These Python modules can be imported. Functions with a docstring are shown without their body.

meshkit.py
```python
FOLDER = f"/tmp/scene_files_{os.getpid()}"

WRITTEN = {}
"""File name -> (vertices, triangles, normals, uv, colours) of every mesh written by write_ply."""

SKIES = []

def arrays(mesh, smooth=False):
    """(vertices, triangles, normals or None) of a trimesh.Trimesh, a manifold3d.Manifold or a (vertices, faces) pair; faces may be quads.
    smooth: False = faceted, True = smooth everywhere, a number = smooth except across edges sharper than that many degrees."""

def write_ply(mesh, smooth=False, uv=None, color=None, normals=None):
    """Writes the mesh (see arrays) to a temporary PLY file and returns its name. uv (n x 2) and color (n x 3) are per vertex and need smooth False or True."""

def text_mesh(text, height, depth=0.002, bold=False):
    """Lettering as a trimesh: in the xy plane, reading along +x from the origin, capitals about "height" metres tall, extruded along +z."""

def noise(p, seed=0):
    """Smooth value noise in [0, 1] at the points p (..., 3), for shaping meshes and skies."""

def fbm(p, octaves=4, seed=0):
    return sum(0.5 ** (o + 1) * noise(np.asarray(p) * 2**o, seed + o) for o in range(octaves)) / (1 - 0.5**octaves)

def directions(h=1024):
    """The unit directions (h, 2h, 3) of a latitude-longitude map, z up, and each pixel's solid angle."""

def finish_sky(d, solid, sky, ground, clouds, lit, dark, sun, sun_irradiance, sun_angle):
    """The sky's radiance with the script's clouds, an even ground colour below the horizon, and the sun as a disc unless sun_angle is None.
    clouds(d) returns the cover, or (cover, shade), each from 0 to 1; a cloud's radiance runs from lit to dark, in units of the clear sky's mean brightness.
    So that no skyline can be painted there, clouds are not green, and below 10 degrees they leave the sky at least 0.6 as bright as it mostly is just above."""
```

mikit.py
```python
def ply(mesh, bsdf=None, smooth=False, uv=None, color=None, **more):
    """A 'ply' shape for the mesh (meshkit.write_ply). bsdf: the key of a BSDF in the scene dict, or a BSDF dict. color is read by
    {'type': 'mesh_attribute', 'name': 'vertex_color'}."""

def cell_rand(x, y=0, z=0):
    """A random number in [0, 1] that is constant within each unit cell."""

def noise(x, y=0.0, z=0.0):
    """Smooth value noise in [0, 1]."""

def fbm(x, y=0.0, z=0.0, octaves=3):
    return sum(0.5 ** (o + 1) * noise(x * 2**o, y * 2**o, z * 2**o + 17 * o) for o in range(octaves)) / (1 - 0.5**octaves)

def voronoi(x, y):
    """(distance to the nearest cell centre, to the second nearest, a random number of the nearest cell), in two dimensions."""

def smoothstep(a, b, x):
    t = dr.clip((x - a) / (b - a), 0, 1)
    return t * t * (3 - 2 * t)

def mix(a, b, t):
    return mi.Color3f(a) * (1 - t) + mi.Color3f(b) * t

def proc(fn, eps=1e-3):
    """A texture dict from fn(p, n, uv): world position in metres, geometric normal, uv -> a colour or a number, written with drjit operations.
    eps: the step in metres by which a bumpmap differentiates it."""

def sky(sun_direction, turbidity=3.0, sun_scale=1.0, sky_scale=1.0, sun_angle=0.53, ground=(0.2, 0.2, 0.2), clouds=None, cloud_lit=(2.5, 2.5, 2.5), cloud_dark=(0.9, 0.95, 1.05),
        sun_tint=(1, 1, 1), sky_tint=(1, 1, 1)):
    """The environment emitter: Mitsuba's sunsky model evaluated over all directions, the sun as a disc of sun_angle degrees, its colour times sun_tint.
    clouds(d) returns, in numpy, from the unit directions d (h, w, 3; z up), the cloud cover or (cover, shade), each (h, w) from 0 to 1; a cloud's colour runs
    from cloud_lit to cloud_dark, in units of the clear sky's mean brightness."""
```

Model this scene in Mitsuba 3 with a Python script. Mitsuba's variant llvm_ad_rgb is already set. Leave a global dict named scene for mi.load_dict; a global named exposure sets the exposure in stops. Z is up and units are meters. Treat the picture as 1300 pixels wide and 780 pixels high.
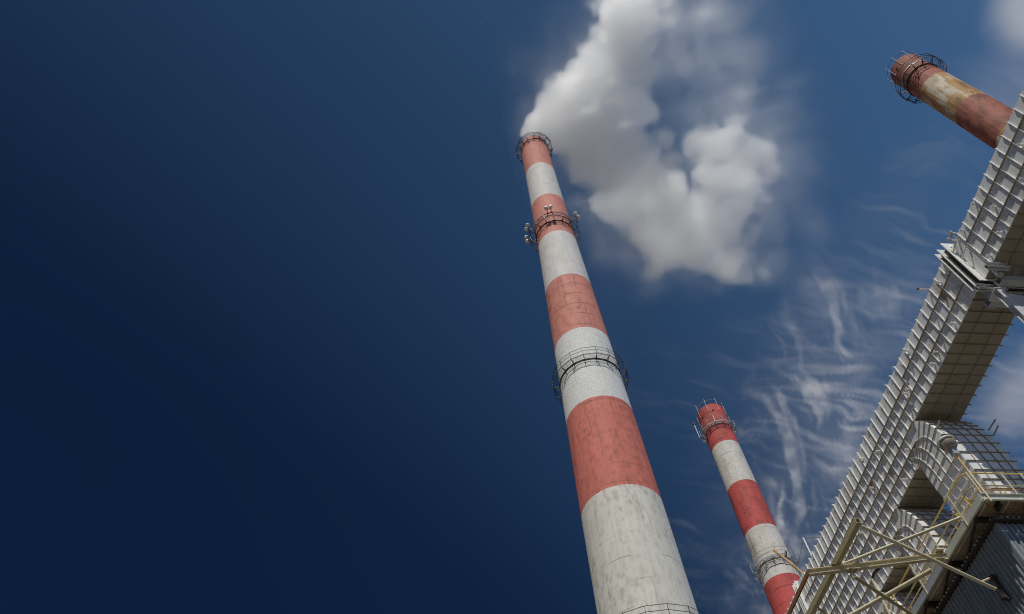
import math, random
import numpy as np, trimesh, drjit as dr, mitsuba as mi
import shapely
from shapely import geometry as sg, ops as so
import mikit, meshkit
from scipy.interpolate import PchipInterpolator
from mikit import noise, fbm, smoothstep, mix, cell_rand, proc

T = mi.ScalarTransform4f
rng = random.Random(11)
scene, labels = {}, {}
V = lambda *a: np.array(a, float)

# ---------------------------------------------------------------- camera, sky, exposure
EYE = V(0, 0, 1.6)
RIGHT, DOWN, FWD = V(0.99306, -0.09549, -0.06864), V(0.04295, 0.83786, -0.54420), V(0.10948, 0.53747, 0.83614)
scene['camera'] = {'type': 'perspective', 'fov': 65.46, 'fov_axis': 'x', 'near_clip': 0.1, 'far_clip': 20000.0,
                   'to_world': T().look_at(origin=EYE.tolist(), target=(EYE + FWD).tolist(), up=(-DOWN).tolist())}

SUN_AZ, SUN_EL = math.radians(198.0), math.radians(58.0)
SUN = [math.cos(SUN_EL) * math.sin(SUN_AZ), math.cos(SUN_EL) * math.cos(SUN_AZ), math.sin(SUN_EL)]
exposure = 1.4


def sky_clouds(d):
    """Cirrus and a few soft clouds on a flat layer; (x, y) are positions on that layer in units of its height."""
    z = np.maximum(d[..., 2], 0.02)
    x, y = d[..., 0] / z, d[..., 1] / z

    def N(a, b, s, oct=4, seed=0):
        return meshkit.fbm(np.stack([a * s, b * s, 0 * a + seed * 7.3], -1), oct, seed)

    def S(a, b, t):
        t = np.clip((t - a) / (b - a), 0, 1)
        return t * t * (3 - 2 * t)

    # high thin haze: clear and deep blue in the north-west, paler towards the sun and the east
    t = np.clip(0.75 * x - 0.72 * y, -3.0, 4.0)
    veil = PchipInterpolator([-3.0, -1.45, -0.87, -0.49, 0.12, 0.70, 1.8, 4.0], [0, 0.001, 0.013, 0.085, 0.275, 0.46, 0.66, 0.72])(t)
    veil = veil * (0.92 + 0.16 * N(x, y, 1.3, 3, 5))
    # hooked wisps: noise stretched along curling streamlines
    cu1, cu2 = N(x, y, 4.0, 3, 1) - 0.5, N(x, y, 4.0, 3, 2) - 0.5
    wx, wy = x + 0.13 * cu1 + 0.030 * (N(x, y, 19, 3, 6) - 0.5), y + 0.16 * cu2 + 0.030 * (N(x, y, 19, 3, 7) - 0.5)

    def fibre(ang, along, across, seed):
        c, s = math.cos(ang), math.sin(ang)
        return N((c * wx + s * wy) * along, (-s * wx + c * wy) * across, 1.0, 5, seed)
    f1, f2 = fibre(1.10, 8.0, 72.0, 3), fibre(0.22, 10.0, 80.0, 4)
    f4 = fibre(0.72, 11.0, 70.0, 16)
    clump = N(x + 0.05 * cu1, y + 0.05 * cu2, 8.5, 4, 8)
    reg = np.exp(-(np.abs((x - 0.69 - 0.16 * (y - 0.8)) / 0.15)) ** 2.6 - np.abs((y - 1.02) / 0.50) ** 3.6)
    body = S(0.36, 0.66, clump * 0.72 + 0.25 * reg)
    mist = S(0.35, 0.75, N(wx, wy, 16, 4, 21)) * S(0.36, 0.66, N(x, y, 6.5, 3, 22))
    east = S(0.64, 0.80, x + 0.25 * cu2)
    thread = (1 - 0.75 * east) * (0.85 * S(0.47, 0.74, f1) + 0.35 * S(0.50, 0.74, f4)) + (0.25 + 0.75 * east) * 0.7 * S(0.48, 0.74, f2)
    grain = 0.35 + 0.75 * S(0.30, 0.70, N(x, y, 40, 3, 31))
    cir = reg * (0.04 + 0.15 * mist + body * (0.08 + 0.26 * mist + 1.0 * thread * grain))
    stripe = np.exp(-((y - 0.60 - 0.25 * (x - 0.7)) / 0.022) ** 2 - ((x - 0.72) / 0.10) ** 2) * (0.25 + S(0.42, 0.72, f2))
    cir = cir + 0.45 * stripe
    far = 0.25 * S(0.50, 0.75, N(x, y, 2.6, 4, 9)) * (0.12 + S(0.48, 0.75, f2)) * S(0.30, 0.6, x)
    # soft clouds low in the east and one overhead to the east
    q = np.exp(-((x - 1.06) / 0.12) ** 2 - ((y - 0.76) / 0.13) ** 2) + 0.8 * np.exp(-((x - 1.45) / 0.3) ** 2 - ((y - 0.5) / 0.4) ** 2)
    soft = 0.46 * S(0.22, 0.95, q * (0.25 + 1.3 * N(x, y, 9, 5, 12)))
    q2 = np.exp(-((x - 0.755) / 0.075) ** 2 - ((y - 0.155) / 0.075) ** 2) + np.exp(-((x - 0.98) / 0.18) ** 2 - ((y - 0.02) / 0.2) ** 2)
    soft2 = 0.75 * S(0.25, 0.95, q2 * (0.5 + 1.0 * N(x, y, 9, 5, 13)))
    q3 = np.exp(-((x - 0.84) / 0.16) ** 2 - ((y - 0.26) / 0.09) ** 2)
    soft3 = 0.16 * S(0.25, 0.9, q3 * (0.45 + 1.1 * N(x, y, 8, 5, 14)))
    wisp = 0.055 * np.exp(-((x - 0.36 - 0.30 * (y - 0.98) + 0.05 * cu1) / 0.026) ** 2 - ((y - 0.98) / 0.22) ** 2) * (0.5 + N(x, y, 9, 3, 15))
    white = 1 - (1 - np.clip(0.62 * cir, 0, 0.75)) * (1 - far) * (1 - soft) * (1 - soft2) * (1 - soft3) * (1 - wisp)
    cover = 1 - (1 - veil) * (1 - white)
    blue = veil * (1 - white) * (1 - 0.55 * S(0.55, 2.0, t))          # the haze whitens towards the sun
    return cover, blue / np.maximum(blue + white, 1e-6)


scene['sky'] = mikit.sky(SUN, turbidity=2.4, sun_scale=1.0, sky_scale=1.0, sky_tint=(0.041, 0.086, 0.147), ground=(0.2, 0.19, 0.17),
                         clouds=sky_clouds, sun_tint=(0.92, 1.05, 1.22), cloud_lit=(16.5, 17.0, 18.4), cloud_dark=(4.5, 10.7, 21.7))

# ---------------------------------------------------------------- materials


def paint(name, col, rough=0.5, spec=0.4, metal=0.0, dirt=0.25, scale=1.2, dcol=None, streak=0.0):
    col = V(*col)
    dc = col * 0.45 if dcol is None else V(*dcol)

    def fn(p, n, uv):
        m = fbm(p.x * scale, p.y * scale, p.z * scale, 4)
        g = noise(p.x * 4 * scale, p.y * 4 * scale, p.z * 4 * scale)
        t = smoothstep(0.48, 0.78, m) * dirt + (g - 0.5) * dirt * 0.12
        if streak:
            s = fbm((p.x + p.y) * 3.0, (p.x - p.y) * 3.0, p.z * 0.35, 2)
            t = t + smoothstep(0.52, 0.75, s) * streak
        return mix(mi.Color3f(*col.tolist()), mi.Color3f(*dc.tolist()), dr.clip(t, 0, 1))
    scene[name] = {'type': 'twosided', 'bsdf': {'type': 'principled', 'base_color': proc(fn), 'roughness': rough, 'specular': spec, 'metallic': metal}}
    return name


DUCT = [paint('duct_paint_a', (0.73, 0.745, 0.75), 0.6, 0.5, 0, 0.30, 1.1, (0.40, 0.37, 0.32), 0.30),
        paint('duct_paint_b', (0.69, 0.71, 0.72), 0.6, 0.5, 0, 0.34, 1.3, (0.38, 0.34, 0.29), 0.38),
        paint('duct_paint_c', (0.76, 0.77, 0.765), 0.6, 0.5, 0, 0.26, 0.9, (0.44, 0.41, 0.36), 0.24)]
DUCT.append(paint('duct_paint_rusty', (0.66, 0.66, 0.64), 0.6, 0.5, 0, 0.5, 1.4, (0.33, 0.23, 0.15), 0.6))
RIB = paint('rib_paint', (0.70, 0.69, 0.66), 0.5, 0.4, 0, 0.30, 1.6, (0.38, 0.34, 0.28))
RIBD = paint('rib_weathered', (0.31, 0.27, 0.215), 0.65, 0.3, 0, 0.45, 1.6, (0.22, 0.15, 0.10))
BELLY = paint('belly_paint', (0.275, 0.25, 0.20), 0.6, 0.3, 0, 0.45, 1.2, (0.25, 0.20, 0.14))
WHITE = paint('white_steel', (0.72, 0.72, 0.69), 0.5, 0.4, 0, 0.22, 1.5, (0.5, 0.47, 0.42), 0.1)
GREY = paint('grey_steel', (0.36, 0.39, 0.41), 0.5, 0.4, 0, 0.35, 1.6, (0.24, 0.23, 0.21))
PGREY = paint('strut_paint', (0.52, 0.53, 0.55), 0.5, 0.4, 0, 0.30, 1.8, (0.34, 0.32, 0.3))
DARK = paint('dark_steel', (0.04, 0.037, 0.034), 0.6, 0.3, 0, 0.4, 2.0, (0.10, 0.055, 0.03))
GALV = paint('galvanised', (0.42, 0.42, 0.41), 0.5, 0.5, 0.2, 0.3, 2.2, (0.25, 0.22, 0.18))
GREEN = paint('fascia_paint', (0.52, 0.54, 0.46), 0.55, 0.4, 0, 0.4, 1.6, (0.27, 0.20, 0.13), 0.2)
CREAM = paint('cream_paint', (0.56, 0.505, 0.345), 0.5, 0.4, 0, 0.35, 2.0, (0.36, 0.25, 0.12))
OLIVE = paint('olive_paint', (0.40, 0.35, 0.20), 0.55, 0.4, 0, 0.4, 2.0, (0.22, 0.13, 0.06))
YELLOW = paint('yellow_paint', (0.62, 0.44, 0.13), 0.5, 0.4, 0, 0.4, 2.5, (0.32, 0.20, 0.08))
ORANGE = paint('orange_paint', (0.52, 0.27, 0.07), 0.55, 0.4, 0, 0.4, 2.5, (0.30, 0.14, 0.05))
BROWN = paint('brown_steel', (0.22, 0.12, 0.09), 0.7, 0.3)
RUSTY = paint('rusty_cream', (0.55, 0.36, 0.19), 0.7, 0.3, 0, 0.8, 3.0, (0.25, 0.11, 0.05))
RUST = paint('rust', (0.25, 0.12, 0.055), 0.8, 0.2, 0, 0.6, 2.5, (0.10, 0.05, 0.03))
SIDING = paint('blue_siding', (0.21, 0.235, 0.255), 0.45, 0.5, 0, 0.3, 0.8, (0.14, 0.17, 0.20), 0.35)
GRATE = paint('grating_steel', (0.66, 0.58, 0.47), 0.7, 0.3, 0, 0.35, 1.5, (0.18, 0.12, 0.08))
GRAVEL = paint('site_ground', (0.15, 0.135, 0.115), 0.95, 0.1, 0, 0.5, 0.25, (0.10, 0.09, 0.08))
LENS = 'lamp_glass'
scene[LENS] = {'type': 'twosided', 'bsdf': {'type': 'principled', 'base_color': {'type': 'rgb', 'value': [0.26, 0.23, 0.17]}, 'roughness': 0.12, 'specular': 0.7, 'clearcoat': 0.6}}
SOOT = paint('soot', (0.05, 0.045, 0.04), 0.9, 0.1)


def concrete_band(name, cx, cy, col, dcol, dirt, joint, off, rust=None, lift=2.5, nseam=9, jw=1.0, rad=4.0, fq=1.0):
    """Painted cast concrete: pour joints, formwork seams, patchy wear. fq: fineness of the grain."""
    def fn(p, n, uv):
        th = dr.atan2(p.y - cy, p.x - cx)
        u, z = th * rad, p.z + off
        big = fbm(u * 0.30 + 31, z * 0.20, 0.3 + off, 3)
        fine = fbm(u * 1.5 * fq, z * 0.8 * fq, 2.0 + off, 3)
        dab = fbm(u * 2.6 * fq + 5, z * 1.0 * fq, 14.0 + off, 2)
        str_ = fbm(u * 2.4 * fq, z * 0.12, 5.0 + off, 2)
        t = smoothstep(0.42, 0.86, fine) * 0.85 * dirt * (0.4 + 1.2 * smoothstep(0.35, 0.7, big)) + smoothstep(0.56, 0.80, dab) * 0.55 * dirt + smoothstep(0.45, 0.85, str_) * 0.45 * dirt
        w = (fbm(u * 0.9, z * 0.5, 9.0, 2) - 0.5)
        fz = z / lift + w * 0.07
        row = dr.round(fz)
        dz = dr.abs(fz - row) * lift
        gate = smoothstep(0.45, 0.70, noise(u * 0.5 + row * 5.7, row * 3.1, off)) * (0.3 + 0.7 * cell_rand(row, 4, 2))
        jt = (1 - smoothstep(0.03 * jw, 0.12 * jw, dz)) * (0.10 + 0.90 * gate)
        fu = th * nseam / 6.2831853 + 0.35 * cell_rand(dr.floor(fz * 0.5), 8, 1) + w * 0.05
        du = dr.abs(fu - dr.round(fu)) * 6.2831853 / nseam * rad
        sgate = smoothstep(0.56, 0.74, noise(dr.round(fu) * 7.7, z * 0.22, 3.0 + off))
        st = (1 - smoothstep(0.03 * jw, 0.10 * jw, du)) * sgate * 0.7
        below = smoothstep(0.0, 0.9, fz - row + 0.5) * smoothstep(0.5, 0.75, noise(u * 1.6 * fq, row * 2.3, 8.0)) * 0.35 * dirt * gate
        c = mix(mi.Color3f(*col), mi.Color3f(*dcol), dr.clip(t + below, 0, 0.92))
        c = c * (0.95 + 0.10 * noise(u * 1.1, z * 0.8, 1.0))
        if rust:
            rn = fbm(u * 0.9, z * 0.42, 21.0, 4)
            rd = fbm(u * 3.0, z * 0.30, 25.0, 2)
            r = smoothstep(0.38, 0.56, rn * 0.7 + rd * 0.35)
            c = mix(c, mi.Color3f(*rust), r * 0.92)
            c = mix(c, mi.Color3f(0.12, 0.06, 0.03), smoothstep(0.58, 0.75, rn) * 0.6)
        return c * (1 - 0.55 * joint * dr.maximum(jt, st))
    scene[name] = {'type': 'principled', 'base_color': proc(fn), 'roughness': 0.75, 'specular': 0.3}
    return name


# ---------------------------------------------------------------- mesh helpers


class MB:
    def __init__(self):
        self.v, self.f, self.n = [], [], 0

    def add(self, v, f):
        v, f = np.asarray(v, float), np.asarray(f, int)
        if f.shape[1] == 4:
            f = np.vstack([f[:, [0, 1, 2]], f[:, [0, 2, 3]]])
        self.v.append(v)
        self.f.append(f + self.n)
        self.n += len(v)
        return self

    def mesh(self):
        return np.vstack(self.v), np.vstack(self.f)

    def box(self, lo, hi):
        lo, hi = np.minimum(lo, hi), np.maximum(lo, hi)
        c = np.array([[x, y, z] for x in (0, 1) for y in (0, 1) for z in (0, 1)])
        return self.add(lo + c * (np.asarray(hi) - lo), BOXF)

    def bar(self, p, q, w, h, up=(0, 0, 1)):
        """Rectangular bar from p to q: w across, h along 'up'."""
        p, q = np.asarray(p, float), np.asarray(q, float)
        d = q - p
        L = np.linalg.norm(d)
        d = d / L
        s = np.cross(d, up)
        s = s / np.linalg.norm(s)
        u = np.cross(s, d)
        c = np.array([[x, y, z] for x in (0, 1) for y in (-.5, .5) for z in (-.5, .5)])
        return self.add(p + c[:, :1] * L * d + c[:, 1:2] * w * s + c[:, 2:] * h * u, BOXF)

    def prof(self, p, q, poly, up=(0, 0, 1)):
        """Extrude the 2-D outline poly (side, up) from p to q."""
        p, q = np.asarray(p, float), np.asarray(q, float)
        d = q - p
        L = np.linalg.norm(d)
        d = d / L
        s = np.cross(d, up)
        s = s / np.linalg.norm(s)
        u = np.cross(s, d)
        m = trimesh.creation.extrude_polygon(sg.Polygon(poly), L, engine='earcut')
        v = np.array(m.vertices)
        return self.add(p + v[:, :1] * s + v[:, 1:2] * u + v[:, 2:] * d, np.array(m.faces)[:, ::-1])

    def tube(self, pts, r, n=10, closed=False, cap=True):
        p = np.asarray(pts, float)
        m = len(p)
        if closed:
            t = np.roll(p, -1, 0) - np.roll(p, 1, 0)
        else:
            t = np.gradient(p, axis=0)
        t = t / np.linalg.norm(t, axis=1, keepdims=True)
        a = np.cross(t, [0, 0, 1.0])
        bad = np.linalg.norm(a, axis=1) < 0.05
        a[bad] = np.cross(t[bad], [1.0, 0, 0])
        a = a / np.linalg.norm(a, axis=1, keepdims=True)
        b = np.cross(a, t)
        r = np.broadcast_to(r, (m,))
        ang = np.arange(n) * 2 * np.pi / n
        v = p[:, None] + r[:, None, None] * (np.cos(ang)[None, :, None] * a[:, None] + np.sin(ang)[None, :, None] * b[:, None])
        f = []
        for i in range(m if closed else m - 1):
            j = (i + 1) % m
            for k in range(n):
                f.append([i * n + k, i * n + (k + 1) % n, j * n + (k + 1) % n, j * n + k])
        v = v.reshape(-1, 3)
        f = np.array(f)
        f = np.vstack([f[:, [0, 2, 1]], f[:, [0, 3, 2]]])
        if cap and not closed:
            v = np.vstack([v, p[:1], p[-1:]])
            c0, c1 = len(v) - 2, len(v) - 1
            f = np.vstack([f, [[c0, k, (k + 1) % n] for k in range(n)], [[c1, (m - 1) * n + (k + 1) % n, (m - 1) * n + k] for k in range(n)]])
        return self.add(v, f)

    def ring(self, c, r0, r1, z0, z1, n=32):
        """Flat-sided ring, r0 inner, r1 outer."""
        a = np.arange(n) * 2 * np.pi / n
        v = np.vstack([np.stack([c[0] + r * np.cos(a), c[1] + r * np.sin(a), 0 * a + z], 1) for r, z in ((r1, z0), (r1, z1), (r0, z1), (r0, z0))])
        f = []
        for k in range(n):
            k2 = (k + 1) % n
            for s in range(4):
                s2 = (s + 1) % 4
                f.append([s * n + k, s * n + k2, s2 * n + k2, s2 * n + k])
        return self.add(v, np.array(f))


BOXF = np.array([[0, 1, 3], [0, 3, 2], [4, 6, 7], [4, 7, 5], [0, 4, 5], [0, 5, 1], [2, 3, 7], [2, 7, 6], [0, 2, 6], [0, 6, 4], [1, 5, 7], [1, 7, 3]])
_count = {}


def numbered(name):
    k = _count.get(name, -1) + 1
    _count[name] = k
    return name if k == 0 else f'{name}_{k:03d}'


def thing(name, label, cat, group=None, kind=None):
    k = numbered(name)
    labels[k] = {'label': label, 'category': cat}
    if group:
        labels[k]['group'] = group
    if kind:
        labels[k]['kind'] = kind
    return k


def holder(name, parent):
    return numbered(parent + '__' + name)


def part(name, parent, mb, mat, smooth=False, label=None, kind=None):
    k = numbered(parent + '__' + name) if parent else name
    scene[k] = mikit.ply(mb.mesh() if isinstance(mb, MB) else mb, mat, smooth=smooth)
    if label or kind:
        labels[k] = {a: b for a, b in (('label', label), ('kind', kind)) if b}
    return k


def isec(w, h, tw=0.02, tf=0.025):
    a, b = w / 2, h / 2
    return [(-a, -b), (a, -b), (a, -b + tf), (tw / 2, -b + tf), (tw / 2, b - tf), (a, b - tf), (a, b), (-a, b), (-a, b - tf), (-tw / 2, b - tf), (-tw / 2, -b + tf), (-a, -b + tf)]


def csec(w, h, t=0.02):
    """Channel open to +side."""
    b = h / 2
    return [(0, -b), (w, -b), (w, -b + t), (t, -b + t), (t, b - t), (w, b - t), (w, b), (0, b)]


def lsec(w, t=0.012):
    return [(0, 0), (w, 0), (w, t), (t, t), (t, w), (0, w)]


def hollow(mb, p, q, w, h, t, up=(0, 0, 1)):
    """Square hollow section with open ends."""
    p, q = np.asarray(p, float), np.asarray(q, float)
    d = (q - p) / np.linalg.norm(q - p)
    s = np.cross(d, up)
    s /= np.linalg.norm(s)
    u = np.cross(s, d)
    mb.bar(p + s * (w - t) / 2, q + s * (w - t) / 2, t, h, up)
    mb.bar(p - s * (w - t) / 2, q - s * (w - t) / 2, t, h, up)
    mb.bar(p + u * (h - t) / 2, q + u * (h - t) / 2, w - 2 * t, t, up)
    mb.bar(p - u * (h - t) / 2, q - u * (h - t) / 2, w - 2 * t, t, up)


# ---------------------------------------------------------------- ground
gs = 6000.0
g = np.linspace(-1, 1, 41)
g = np.sign(g) * np.abs(g) ** 2.2 * gs
gx, gy = np.meshgrid(g, g, indexing='ij')
ii = np.arange(40)[:, None] * 41 + np.arange(40)[None]
scene['ground'] = mikit.ply((np.stack([gx, gy, gx * 0], -1).reshape(-1, 3), np.stack([ii, ii + 41, ii + 42, ii + 1], -1).reshape(-1, 4)), GRAVEL)
labels['ground'] = {'label': 'bare grey gravel ground of the plant yard', 'kind': 'structure'}

# ---------------------------------------------------------------- chimneys


def frustum(c, z0, r0, z1, r1, n=96):
    a = np.arange(n) * 2 * np.pi / n
    lo = np.stack([c[0] + r0 * np.cos(a), c[1] + r0 * np.sin(a), 0 * a + z0], 1)
    hi = np.stack([c[0] + r1 * np.cos(a), c[1] + r1 * np.sin(a), 0 * a + z1], 1)
    k = np.arange(n)
    k2 = (k + 1) % n
    return np.vstack([lo, hi]), np.stack([k, k2, k2 + n, k + n], 1)


def gallery(parent, c, z, rw, ro, n, mat, rails=(0.55, 1.1), rail_r=0.035, drop=0.8, post_top=None, deck=True, bar=0.05, rail_mat=None, name='gallery'):
    """A ring walkway round a chimney: open bar deck, radial brackets with struts, posts and rails."""
    h = holder(name, parent)
    rail_r, bar = rail_r * 0.9, bar
    rail_mat = rail_mat or mat
    a = (np.arange(n) + 0.5) * 2 * np.pi / n
    ring = lambda r, zz: np.stack([c[0] + r * np.cos(a), c[1] + r * np.sin(a), 0 * a + zz], 1)
    m = MB()
    if deck:
        for r in np.linspace(rw + 0.16, ro - 0.14, 4):
            P = ring(r, z)
            for i in range(n):
                m.bar(P[i], P[(i + 1) % n], 0.025, 0.025)
    m.ring(c, rw + 0.004, rw + 0.10, z - 0.10, z + 0.03, 48)
    part('deck', h, m, mat)
    m = MB()
    P = ring(ro, z - 0.03)
    for i in range(n):
        m.bar(P[i], P[(i + 1) % n], 0.04, 0.09)
    part('edge_channel', h, m, mat)
    for i in range(n):
        e = V(math.cos(a[i]), math.sin(a[i]), 0)
        b0 = V(c[0], c[1], 0)
        m = MB()
        m.bar(b0 + e * (rw - 0.05) + V(0, 0, z - 0.09), b0 + e * (ro + 0.03) + V(0, 0, z - 0.09), bar, bar * 1.6)
        m.bar(b0 + e * (ro - 0.2) + V(0, 0, z - 0.12), b0 + e * (rw - 0.03) + V(0, 0, z - drop), bar * 0.9, bar * 0.9)
        part('bracket', h, m, mat)
        part('post', h, MB().bar(b0 + e * (ro - 0.02) + V(0, 0, z), b0 + e * (ro - 0.02) + V(0, 0, z + (post_top or max(rails))), 0.045, 0.045, (e[0], e[1], 0.01)), rail_mat)
    for rr in rails:
        part('rail', h, MB().tube(ring(ro - 0.02, z + rr), rail_r, 6, closed=True), rail_mat)
    return h


def chimney(label, az, dist, top, bands, radius, mats, rim=0.35, cat='chimney'):
    """bands: heights of the colour changes from the top down; radius(z)."""
    c = V(dist * math.sin(math.radians(az)), dist * math.cos(math.radians(az)))
    t = thing('chimney', label, cat)
    zs = [top] + bands + [0.0]
    for i in range(len(zs) - 1):
        m = MB()
        steps = np.linspace(zs[i + 1], zs[i], max(2, int((zs[i] - zs[i + 1]) / 4)))
        vs, fs, n = [], [], 96
        a = np.arange(n) * 2 * np.pi / n
        for z in steps:
            r = radius(z)
            vs.append(np.stack([c[0] + r * np.cos(a), c[1] + r * np.sin(a), 0 * a + z], 1))
        k = np.arange(n)
        for s in range(len(steps) - 1):
            fs.append(np.stack([k, (k + 1) % n, (k + 1) % n + n, k + n], 1) + s * n)
        m.add(np.vstack(vs), np.vstack(fs))
        red = i % 2 == 0
        part('red_band' if red else 'white_band', t, m, mats[i], smooth=True)
    r = radius(top)
    m = MB().ring(c, r - rim, r - 0.002, top - 6, top + 0.02, 64)
    part('flue_lip', t, m, SOOT)
    return t, c


# tall chimney in the middle
c1r = lambda z: float(np.interp(z, [0, 43, 57, 70, 82.6, 94, 108, 130, 150], [5.0, 4.2, 4.02, 3.76, 3.54, 3.32, 3.02, 2.75, 2.60]))
AZ1, D1 = 19.22, 61.0
C1 = (D1 * math.sin(math.radians(AZ1)), D1 * math.cos(math.radians(AZ1)))
b1 = [135.7, 122.2, 108.7, 95.3, 81.9, 68.3, 54.8, 38.0, 24.0, 12.0]
RD1 = [(0.53, 0.21, 0.17), (0.54, 0.21, 0.17), (0.56, 0.22, 0.175), (0.56, 0.165, 0.13)]
WH1 = [(0.57, 0.545, 0.53), (0.59, 0.57, 0.555), (0.62, 0.62, 0.60), (0.615, 0.595, 0.54)]
m1 = []
for i in range(11):
    if i % 2 == 0:
        j = min(i // 2, 3)
        m1.append(concrete_band(f'tall_red_{i}', *C1, RD1[j], (0.38, 0.115, 0.08), [0.35, 0.4, 0.75, 1.0][j], [0.5, 0.4, 1.0, 0.8][j], i * 3.7, jw=[1.5, 1.4, 1.2, 1.0][j], fq=[0.45, 0.6, 1.0, 1.7][j]))
    else:
        j = min(i // 2, 3)
        m1.append(concrete_band(f'tall_white_{i}', *C1, WH1[j], [(0.44, 0.41, 0.39), (0.46, 0.43, 0.41), (0.54, 0.53, 0.50), (0.40, 0.375, 0.31)][j], [0.5, 0.5, 0.25, 0.62][j], [0.4, 0.35, 0.2, 0.6][j], i * 3.7, jw=[1.5, 1.3, 1.1, 1.0][j], fq=[0.45, 0.6, 0.7, 1.8][j]))
ch1, c1 = chimney('tallest chimney with red and white bands, white smoke trailing from its top', AZ1, D1, 149.4, b1, c1r, m1)
gallery(ch1, c1, 147.6, c1r(147.6), 3.52, 16, DARK, drop=1.3, bar=0.10, rail_r=0.05, rails=(0.6, 1.2))
gallery(ch1, c1, 112.0, c1r(112), 3.86, 16, DARK, drop=1.2, bar=0.08, rail_r=0.045, rails=(0.6, 1.2), rail_mat=GALV)
gallery(ch1, c1, 75.2, c1r(75.2), 4.52, 18, DARK, drop=0.9, bar=0.06, rail_r=0.03, rails=(0.7, 1.25))
gallery(ch1, c1, 39.6, c1r(39.6), 5.25, 18, DARK, drop=0.9, bar=0.06, rail_r=0.028, rails=(0.55, 1.1))
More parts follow.
